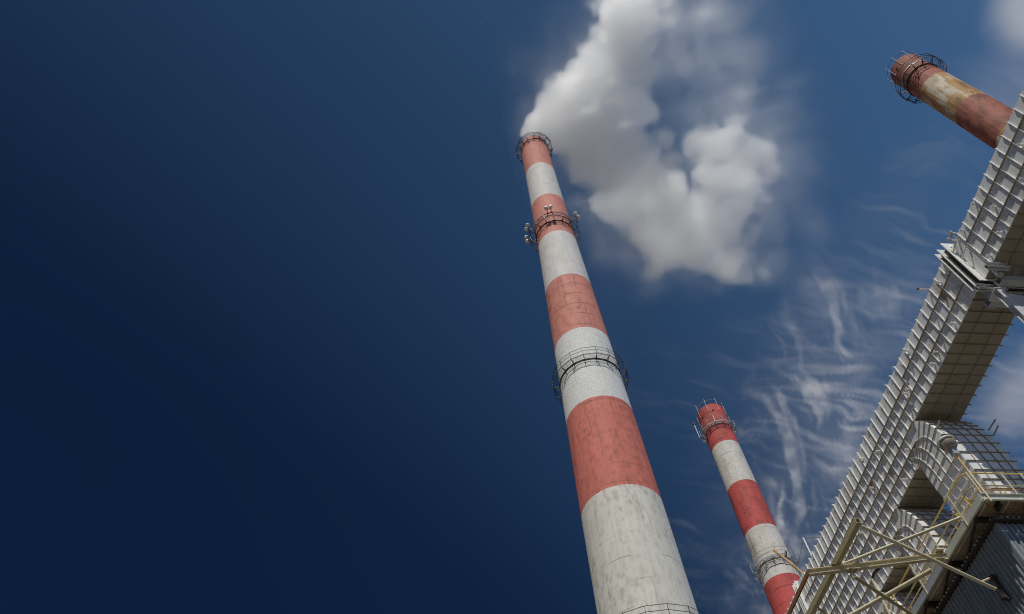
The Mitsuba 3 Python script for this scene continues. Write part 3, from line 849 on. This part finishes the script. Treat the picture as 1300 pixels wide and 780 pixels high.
part('inner_skin', duct2, MB().box(V(XF + 0.026, Y0n, ZB2 + 0.035), V(XF + 0.034, Y1n, ZT2 - 0.035)), RIB)
part('roof', duct2, MB().box(V(XF + 0.022, Y0n, ZT2 - 0.03), V(XB, Y1n, ZT2 - 0.005)), DUCT[1])
part('far_side', duct2, MB().box(V(XB - PL, Y0n, ZB2 + 0.001), V(XB - 0.001, Y1n, ZT2 - 0.031)), DUCT[0])
part('end_plate', duct2, MB().box(V(XF + 0.04, Y0n - 0.02, ZB2), V(XB - 0.02, Y0n - 0.002, ZT2)), DUCT[0])
jt = holder('expansion_joint', duct2)


def frame(parent, y0, y1, out, mat, zt=ZT, zb=Z1):
    e = 0.006
    m = MB()
    low = 0.12
    m.box(V(XF - out, y0, zb - low), V(XF - e, y1, zt + out))
    m.box(V(XB + e, y0, zb - low), V(XB + out, y1, zt + out))
    m.box(V(XF - e, y0, zt + e), V(XB + e, y1, zt + out))
    m.box(V(XF - e, y0, zb - low), V(XB + e, y1, zb - e))
    return part('flange', parent, m, mat)


frame(jt, 12.925, 12.955, 0.27, WHITE, ZT2 + 0.1, ZB2)
frame(jt, 13.24, 13.265, 0.26, WHITE)
frame(jt, 13.44, 13.47, 0.26, WHITE)
m = MB()
m.box(V(XF - 0.06, 12.96, Z1 - 0.05), V(XB + 0.06, 13.43, ZT + 0.05))
part('bellows', jt, m, DARK)
part('gasket_strip', jt, MB().box(V(XF - 0.16, 13.33, Z1 - .02), V(XF - 0.062, 13.38, ZT)), DARK)
for y, z in ((12.62, 27.26), (12.34, 27.28)):
    part('lifting_lug', duct2, MB().bar(V(20.1, y, z), V(19.80, y, z + 0.05), 0.05, 0.10).box(V(19.74, y - 0.07, z - 0.02), V(19.80, y + 0.07, z + 0.14)), GREY)
part('lug_brace', duct2, MB().bar(V(19.84, 12.34, 27.3), V(19.84, 12.62, 27.3), 0.05, 0.05), GREY)
for y, z in ((12.75, 26.9), (12.70, 26.3)):
    part('drain_pipe', duct2, MB().tube([V(XF, y - 0.28, z + .1), V(XF - 0.12, y - 0.26, z + .1), V(XF - 0.14, y - 0.2, z + .06), V(XF - 0.14, y + 0.17, z - 0.02)], 0.028, 8), WHITE)
for y, z, r in ((10.6, 26.0, .06), (11.2, 25.2, .05), (10.95, 27.0, .05), (9.2, 25.3, .05), (12.05, 27.0, .05), (12.1, 25.15, .05), (8.3, 26.1, .05)):
    part('test_port', duct2, MB().tube([V(XF, y, z), V(XF - 0.14, y, z), V(XF - 0.145, y, z), V(XF - 0.19, y, z)], [r * 0.7, r * 0.7, r * 1.1, r * 1.1], 10), WHITE)

# ---------------------------------------------------------------- support under the joint
sup = thing('duct_support', 'grey steel support of box beams and a leaning column under the duct joint', 'support')
for y in (12.70, 13.59):
    m = MB()
    hollow(m, V(20.10, y, 24.46), V(23.2, y, 24.46), 0.26, 0.30, 0.026)
    part('box_beam', sup, m, GREY)
    part('bearing_plate', sup, MB().box(V(19.92, y - 0.36, 24.36), V(20.10, y - 0.20, 24.72)), GREY)
    part('bearing_plate', sup, MB().box(V(20.12, y + 0.155, 24.32), V(20.40, y + 0.19, 24.74)), PGREY)
    for q_ in (-0.52, -0.40):
        part('channel', sup, MB().prof(V(19.50, y + q_, 24.55), V(20.3, y + q_, 24.55), csec(0.09, 0.22, 0.015)), GREY)
for x in (20.75, 21.5, 22.3):
    part('stiffener', sup, MB().box(V(x, 12.30, 24.61), V(x + 0.03, 13.75, 24.74)), GREY)
part('cap_plate', sup, MB().box(V(19.9, 12.86, 24.22), V(20.35, 13.43, 24.26)), PGREY)
m = MB().prof(V(20.08, 13.0, 24.215), V(18.9, 13.0, 0.0), isec(0.24, 0.22, 0.02, 0.022), (0, 1, 0))
part('column', sup, m, PGREY)
m = MB()
pl = sg.Polygon([(20.20, 23.95), (20.16, 22.7), (20.34, 22.8), (20.80, 23.5), (20.80, 23.8)])
mm = trimesh.creation.extrude_polygon(pl, 0.04, engine='earcut')
v = np.array(mm.vertices)
m.add(np.stack([v[:, 0], 12.90 + v[:, 2], v[:, 1]], 1), np.array(mm.faces))
part('gusset', sup, m, PGREY, label='gusset plate with flecks of red primer')
pipe = thing('drain_elbow', 'white curved pipe end at the right edge beside the leaning grey column', 'pipe')
a = np.linspace(0.0, 2.6, 12)
part('bend', pipe, MB().tube([V(20.78 + 0.40 * math.cos(t), 12.78, 22.85 + 0.40 * math.sin(t)) for t in a], 0.13, 14), WHITE, smooth=40)
part('collar', pipe, MB().tube([V(20.78 + 0.40, 12.78, 22.87), V(20.78 + 0.40, 12.78, 22.6)], 0.17, 14), GREY)

# ---------------------------------------------------------------- corrugated shed below
XW, YW, ZR = 18.90, 18.45, 18.45
shed = thing('corrugated_shed', 'dark blue grey corrugated metal building at the bottom right corner', 'building')


def corrugated(axis, p, s0, s1, z0, z1, pitch=0.2, depth=0.055):
    """One sheet: axis 'y' = on the west wall (x = p), axis 'x' = on the front wall (y = p)."""
    prof, s = [], s0
    while s < s1 - 1e-6:
        for ds, dp in ((0.0, 0.0), (0.105, 0.0), (0.125, -depth), (0.18, -depth), (0.2, 0.0)):
            if s + ds <= s1 + 1e-6:
                prof.append((s + ds, dp))
        s += pitch
    prof = np.array(prof)
    n = len(prof)
    lay = []
    for z in (z0, z1):
        for off in (0.0, 0.012):
            if axis == 'y':
                lay.append(np.stack([p + prof[:, 1] + off, prof[:, 0], 0 * prof[:, 0] + z], 1))
            else:
                lay.append(np.stack([prof[:, 0], p + prof[:, 1] + off, 0 * prof[:, 0] + z], 1))
    f = []
    for i in range(n - 1):
        f += [[i, i + 1, 2 * n + i + 1, 2 * n + i], [n + i, 3 * n + i, 3 * n + i + 1, n + i + 1], [i, n + i, n + i + 1, i + 1], [2 * n + i, 2 * n + i + 1, 3 * n + i + 1, 3 * n + i]]
    f += [[0, 2 * n, 3 * n, n], [n - 1, 2 * n - 1, 4 * n - 1, 3 * n - 1]]
    return np.vstack(lay), np.array(f)


for i in range(27):
    scene[numbered(shed + '__wall_sheet')] = mikit.ply(MB().add(*corrugated('y', XW + (0.004 if i % 2 else 0), YW + i * 1.0, YW + (i + 1) * 1.0 - 0.004, 0.0, ZR)).mesh(), SIDING)
for i in range(11):
    scene[numbered(shed + '__wall_sheet')] = mikit.ply(MB().add(*corrugated('x', YW + (0.004 if i % 2 else 0), XW + i * 1.0, XW + (i + 1) * 1.0 - 0.004, 0.0, ZR)).mesh(), SIDING)
part('corner_trim', shed, MB().box(V(XW - 0.055, YW - 0.055, 0), V(XW - 0.047, YW + 0.08, ZR)).box(V(XW - 0.047, YW - 0.055, 0), V(XW + 0.08, YW - 0.047, ZR)), SIDING)
part('core', shed, MB().box(V(XW + 0.06, YW + 0.06, 0), V(30, 45.4, ZR - 0.02)), DARK)
part('roof', shed, MB().box(V(XW - 0.16, YW - 0.2, ZR + 0.05), V(30.2, 45.6, ZR + 0.10)), DARK)
part('eave_beam', shed, MB().box(V(XW - 0.20, YW - 0.24, ZR + 0.0), V(XW - 0.162, 45.6, ZR + 0.12)).box(V(XW - 0.162, YW - 0.24, ZR + 0.0), V(30.2, YW - 0.202, ZR + 0.12)), DARK)
for i in range(48):
    y = YW - 0.12 + i * 0.205
    part('eave_clip', shed, MB().box(V(XW - 0.225, y, ZR + 0.07), V(XW - 0.201, y + 0.045, ZR + 0.105)), [WHITE, CREAM, ORANGE, WHITE][rng.randrange(4)])
for i in range(14):
    x = XW - 0.1 + i * 0.205
    part('eave_clip', shed, MB().box(V(x, YW - 0.265, ZR + 0.07), V(x + 0.045, YW - 0.241, ZR + 0.105)), [WHITE, CREAM, RUST, WHITE][rng.randrange(4)])

# ---------------------------------------------------------------- walkway round the branches
XP, YP = 18.35, 17.80
ZP0, ZP1 = 18.84, 19.11
walk = thing('steel_walkway', 'steel walkway with yellow railings and a grating floor above the corrugated shed', 'walkway')
YFAR, XFAR = 40.0, 27.0
seg = [17.80, 20.9, 24.5, 28.1, 31.7, 35.3, YFAR]
for a in range(len(seg) - 1):
    m = MB().prof(V(XP, seg[a] + (0.0 if a == 0 else 0.006), (ZP0 + ZP1) / 2), V(XP, seg[a + 1] - 0.006, (ZP0 + ZP1) / 2), csec(0.08, ZP1 - ZP0, 0.014))
    part('edge_beam', walk, m, GREEN if a == 0 else GREY)
m = MB().prof(V(XFAR, YP, (ZP0 + ZP1) / 2), V(XP + 0.09, YP, (ZP0 + ZP1) / 2), [(-x, y) for x, y in csec(0.08, ZP1 - ZP0, 0.014)][::-1])
part('edge_beam', walk, m, GREEN)


def grating(x0, x1, y0, y1):
    m = MB()
    nx, ny = int((x1 - x0) / 0.055), int((y1 - y0) / 0.11)
    for i in range(nx + 1):
        x = x0 + (x1 - x0) * i / nx
        m.box(V(x - 0.004, y0, 18.985), V(x + 0.004, y1, 19.02))
    for j in range(ny + 1):
        y = y0 + (y1 - y0) * j / ny
        m.box(V(x0, y - 0.007, 18.99), V(x1, y + 0.007, 19.016))
    return m


part('deck_plate', walk, MB().box(V(XP + 0.09, YP + 0.09, 19.024), V(19.9, 38, 19.034)).box(V(19.9, YP + 0.09, 19.024), V(26, 18.84, 19.034)), GRATE)
yy = YP + 0.1
while yy < 36:
    part('grating', walk, grating(XP + 0.09, 19.85, yy, yy + 0.98), GRATE)
    yy += 1.0
xx = 19.87
while xx < 25:
    part('grating', walk, grating(xx, xx + 0.98, YP + 0.1, 18.84), GRATE)
    xx += 1.0
for y in (18.70, 20.9, 23.1, 25.3, 27.5, 29.7):
    m = MB().prof(V(XP + 0.09, y, 18.84), V(21.0, y, 18.84), isec(0.10, 0.20, 0.014, 0.018))
    part('joist', walk, m, DARK)
for x in (19.05, 20.1, 21.2, 22.3, 23.4):
    part('joist', walk, MB().prof(V(x, YP + 0.09, 18.86), V(x, 18.2, 18.86), isec(0.12, 0.2, 0.014, 0.018)), GREY if x > 20 else DARK)
for x in (18.62, 19.4):
    part('stringer', walk, MB().prof(V(x, YP + 0.1, 18.93), V(x, 36, 18.93), lsec(0.07)), GRATE)
for y0 in (19.2, 21.4, 23.6, 25.8, 28.0):
    part('diagonal', walk, MB().bar(V(XP + 0.1, y0 - 0.7, 18.80), V(XW - 0.1, y0 + 1.0, 18.66), 0.07, 0.07), DARK)
part('diagonal', walk, MB().bar(V(XP + 0.2, YP + 0.15, 18.85), V(19.5, 18.5, 18.85), 0.05, 0.05), RUST)
part('diagonal', walk, MB().bar(V(19.6, YP + 0.12, 18.85), V(20.5, 18.5, 18.85), 0.06, 0.06), RUST)
# outer railing
rl = holder('railing', walk)
ZA, ZM = 20.14, 19.56
for z in (ZA, ZM):
    cor = [V(XP + 0.03 + 0.32 * (1 - math.sin(t)), YP + 0.03 + 0.32 * (1 - math.cos(t)), z) for t in np.linspace(0, math.pi / 2, 7)][::-1]
    # along the west edge, round the corner, along the front
    pts = [V(XP + 0.03, 40.0, z), V(XP + 0.03, 30, z), V(XP + 0.03, 22, z)] + [V(XP + 0.03, YP + 0.36, z)]
    pts += [V(XP + 0.03 + 0.32 * (1 - math.cos(t)), YP + 0.03 + 0.32 * (1 - math.sin(t)), z) for t in np.linspace(0, math.pi / 2, 7)]
    pts += [V(XP + 0.40, YP + 0.03, z), V(22, YP + 0.03, z), V(XFAR, YP + 0.03, z)]
    part('rail', rl, MB().tube(pts, 0.027, 8), YELLOW if z == ZA else OLIVE, smooth=40)
for y in [18.95 + 1.78 * i for i in range(11)]:
    part('post', rl, MB().bar(V(XP - 0.012, y, ZP0 - 0.02), V(XP - 0.012, y, ZA), 0.05, 0.03, (1, 0, 0)), CREAM)
for x in (18.52, 19.80, 20.52, 22.2, 23.9):
    part('post', rl, MB().bar(V(x, YP - 0.012, ZP0 - 0.01), V(x, YP - 0.012, ZA), 0.05, 0.03, (0, 1, 0)), CREAM)
# inner railing of thinner orange tube
ri = holder('inner_railing', walk)
for z in (ZA + 0.05, ZM + 0.1):
    part('rail', ri, MB().tube([V(19.35, 40.0, z), V(19.35, 30, z), V(19.35, 18.72, z)], 0.018, 6), YELLOW)
    part('rail', ri, MB().tube([V(19.35, 18.70, z), V(19.38, 18.66, z), V(19.46, 18.64, z), V(XFAR, 18.64, z)], 0.018, 6), ORANGE)
for y in [19.0 + 1.5 * i for i in range(10)]:
    part('post', ri, MB().bar(V(19.35, y, 19.0), V(19.35, y, ZA + 0.05), 0.04, 0.03, (1, 0, 0)), YELLOW)
for x in (20.35, 21.9, 23.4):
    part('post', ri, MB().bar(V(x, 18.64, 19.0), V(x, 18.64, ZA + 0.05), 0.04, 0.03, (0, 1, 0)), YELLOW)
for y in (18.6, 19.35):
    part('knee_brace', ri, MB().bar(V(18.72, y, 19.02), V(18.55, y + 0.05, 19.85), 0.045, 0.03).bar(V(18.55, y + 0.05, 19.85), V(19.2, y + 0.06, 19.2), 0.045, 0.03), YELLOW)
part('toe_plate', walk, MB().box(V(XP + 0.10, 20.9, 19.03), V(XP + 0.14, 22.9, 19.22)), RUST)
part('wall_box', walk, MB().box(V(19.70, 21.0, 19.3), V(19.95, 21.5, 19.75)), WHITE)

# ---------------------------------------------------------------- floodlight on a yellow pole at the walkway corner
fl = thing('floodlight', 'floodlight with a white hood on a yellow pole at the walkway corner', 'floodlight')
part('pole', fl, MB().tube([V(18.62, YP - 0.05, 18.80), V(18.62, YP - 0.05, 20.95)], 0.032, 10), YELLOW, smooth=40)
part('pole_sleeve', fl, MB().tube([V(18.62, YP - 0.05, 18.78), V(18.62, YP - 0.05, 20.2)], 0.042, 10), CREAM, smooth=40)
LX, LY = 18.62, YP - 0.05


def turned(prof, n=18):
    return MB().tube([V(LX, LY, z) for z, r in prof], [r for z, r in prof], n)


part('globe', fl, turned([(21.215, 0.10), (21.24, 0.19), (21.32, 0.255), (21.44, 0.285), (21.52, 0.275), (21.57, 0.25)]), LENS, smooth=35)
for i in range(8):
    t = i * math.pi / 4 + 0.2
    e = V(math.cos(t), math.sin(t), 0)
    part('guard_bar', fl, MB().tube([V(LX, LY, z) + e * r for z, r in ((21.22, 0.14), (21.25, 0.205), (21.32, 0.265), (21.44, 0.295), (21.53, 0.285), (21.58, 0.27))], 0.010, 5), GREY)
part('hood', fl, turned([(21.565, 0.27), (21.57, 0.325), (21.60, 0.33), (21.66, 0.28), (21.72, 0.16), (21.74, 0.05)], 24), WHITE, smooth=35)
part('ballast_box', fl, MB().box(V(18.52, YP - 0.15, 20.93), V(18.72, YP + 0.05, 21.212)), GREY)

lp = thing('lamp_pole', 'pale yellow lamp post with a dark swan neck in front of the duct bottom', 'lamp post')
part('pole', lp, MB().tube([V(18.28, 25.0, 18.7), V(18.28, 24.9, 21.37)], 0.045, 8), CREAM)
part('neck', lp, MB().tube([V(18.28, 24.9, 21.37), V(18.35, 24.7, 21.48), V(18.5, 24.3, 21.5), V(18.6, 24.0, 21.62)], [0.04, 0.06, 0.075, 0.05], 8), DARK, smooth=50)

# ---------------------------------------------------------------- outrigger frame of cream beams left of the walkway
br = thing('bracing_frame', 'cream painted outrigger frame of beams and diagonal pipes left of the walkway', 'steel frame')
m = MB().prof(V(13.62, 21.62, 19.0), V(18.30, 20.69, 19.0), isec(0.16, 0.21, 0.014, 0.02))
part('cross_beam', br, m, CREAM)
m = MB().prof(V(13.62, 27.0, 19.0), V(18.30, 26.2, 19.0), isec(0.16, 0.21, 0.014, 0.02))
part('cross_beam', br, m, CREAM)
m = MB()
hollow(m, V(14.76, 19.25, 19.25), V(14.55, 27.5, 19.25), 0.19, 0.22, 0.02)
part('box_beam', br, m, OLIVE)
part('end_plug', br, MB().box(V(14.68, 19.40, 19.165), V(14.84, 19.42, 19.335)), SOOT)
m = MB().prof(V(13.60, 21.55, 19.0), V(13.52, 27.5, 19.0), csec(0.07, 0.15, 0.014))
part('edge_channel', br, m, RUST)
part('long_brace', br, MB().tube([V(14.78, 19.34, 19.12), V(18.60, 19.85, 16.98)], 0.062, 12), CREAM, smooth=40)
part('diagonal_pipe', br, MB().tube([V(14.98, 21.36, 19.20), V(18.22, 18.88, 19.10)], 0.055, 12), CREAM, smooth=40)
part('diagonal_pipe', br, MB().tube([V(14.6, 25.55, 18.98), V(18.12, 21.40, 18.98)], 0.075, 12), CREAM, smooth=40)
part('diagonal_angle', br, MB().prof(V(15.25, 21.69, 18.84), V(18.25, 23.82, 18.84), lsec(0.13, 0.016)), OLIVE)
part('lower_brace', br, MB().tube([V(14.6, 23.55, 19.0), V(18.7, 24.9, 16.6)], 0.055, 10), OLIVE)
part('wall_bracket', br, MB().box(V(18.72, 19.76, 16.55), V(18.85, 19.86, 17.42)).box(V(18.62, 19.72, 17.36), V(18.84, 19.9, 17.46)).box(V(18.56, 19.74, 16.6), V(18.72, 19.9, 16.72)), DARK)
part('bracket_tie', br, MB().tube([V(18.2, 19.78, 17.2), V(18.66, 19.83, 17.4)], 0.04, 8), CREAM)
part('clamp', br, MB().box(V(18.05, 20.5, 19.14), V(18.32, 20.95, 19.2)).box(V(18.22, 20.6, 18.8), V(18.32, 20.85, 18.86)), CREAM)

for p, n in (((14.62, 21.42, 19.135), 'x'), ((18.18, 20.73, 19.12), 'x'), ((14.62, 26.8, 19.135), 'x'), ((15.1, 21.32, 18.87), 'x')):
    part('gusset_plate', br, MB().box(V(*p) - V(0.16, 0.13, 0.008), V(*p) + V(0.16, 0.13, 0.008)), OLIVE)
    for dx in (-.1, .1):
        for dy in (-.07, .07):
            part('bolt', br, MB().tube([V(p[0] + dx, p[1] + dy, p[2] - 0.03), V(p[0] + dx, p[1] + dy, p[2] + 0.03)], 0.02, 6), RUST)
# ---------------------------------------------------------------- things beyond the duct
rb = thing('rusty_beam', 'rusty steel beam sticking out left of the duct in front of the slim chimney', 'beam')
part('bar', rb, MB().bar(V(21.215, 36.0, 32.23), V(22.6, 36.0, 30.2), 0.10, 0.12), RUSTY)
part('strut', rb, MB().bar(V(22.45, 36.1, 30.5), V(21.93, 36.25, 27.38), 0.1, 0.1), WHITE)
part('bolt', rb, MB().tube([V(21.75, 35.95, 31.7), V(21.9, 35.95, 32.05)], 0.07, 8), DARK)
ms = thing('guyed_mast', 'thin white mast with stay wires on the far duct edge', 'mast')
part('pole', ms, MB().tube([V(23.43, 36, 27.3), V(23.42, 36, 33.15)], 0.05, 8), WHITE)
part('foot_bracket', ms, MB().bar(V(21.99, 36, 27.28), V(23.5, 36, 27.28), 0.1, 0.1), WHITE)
part('stay_wire', ms, MB().tube([V(23.42, 36, 33.1), V(24.8, 36.3, 33.5)], 0.014, 5), DARK)
part('stay_wire', ms, MB().tube([V(23.42, 36, 33.1), V(22.0, 36.0, 30.6)], 0.014, 5), DARK)
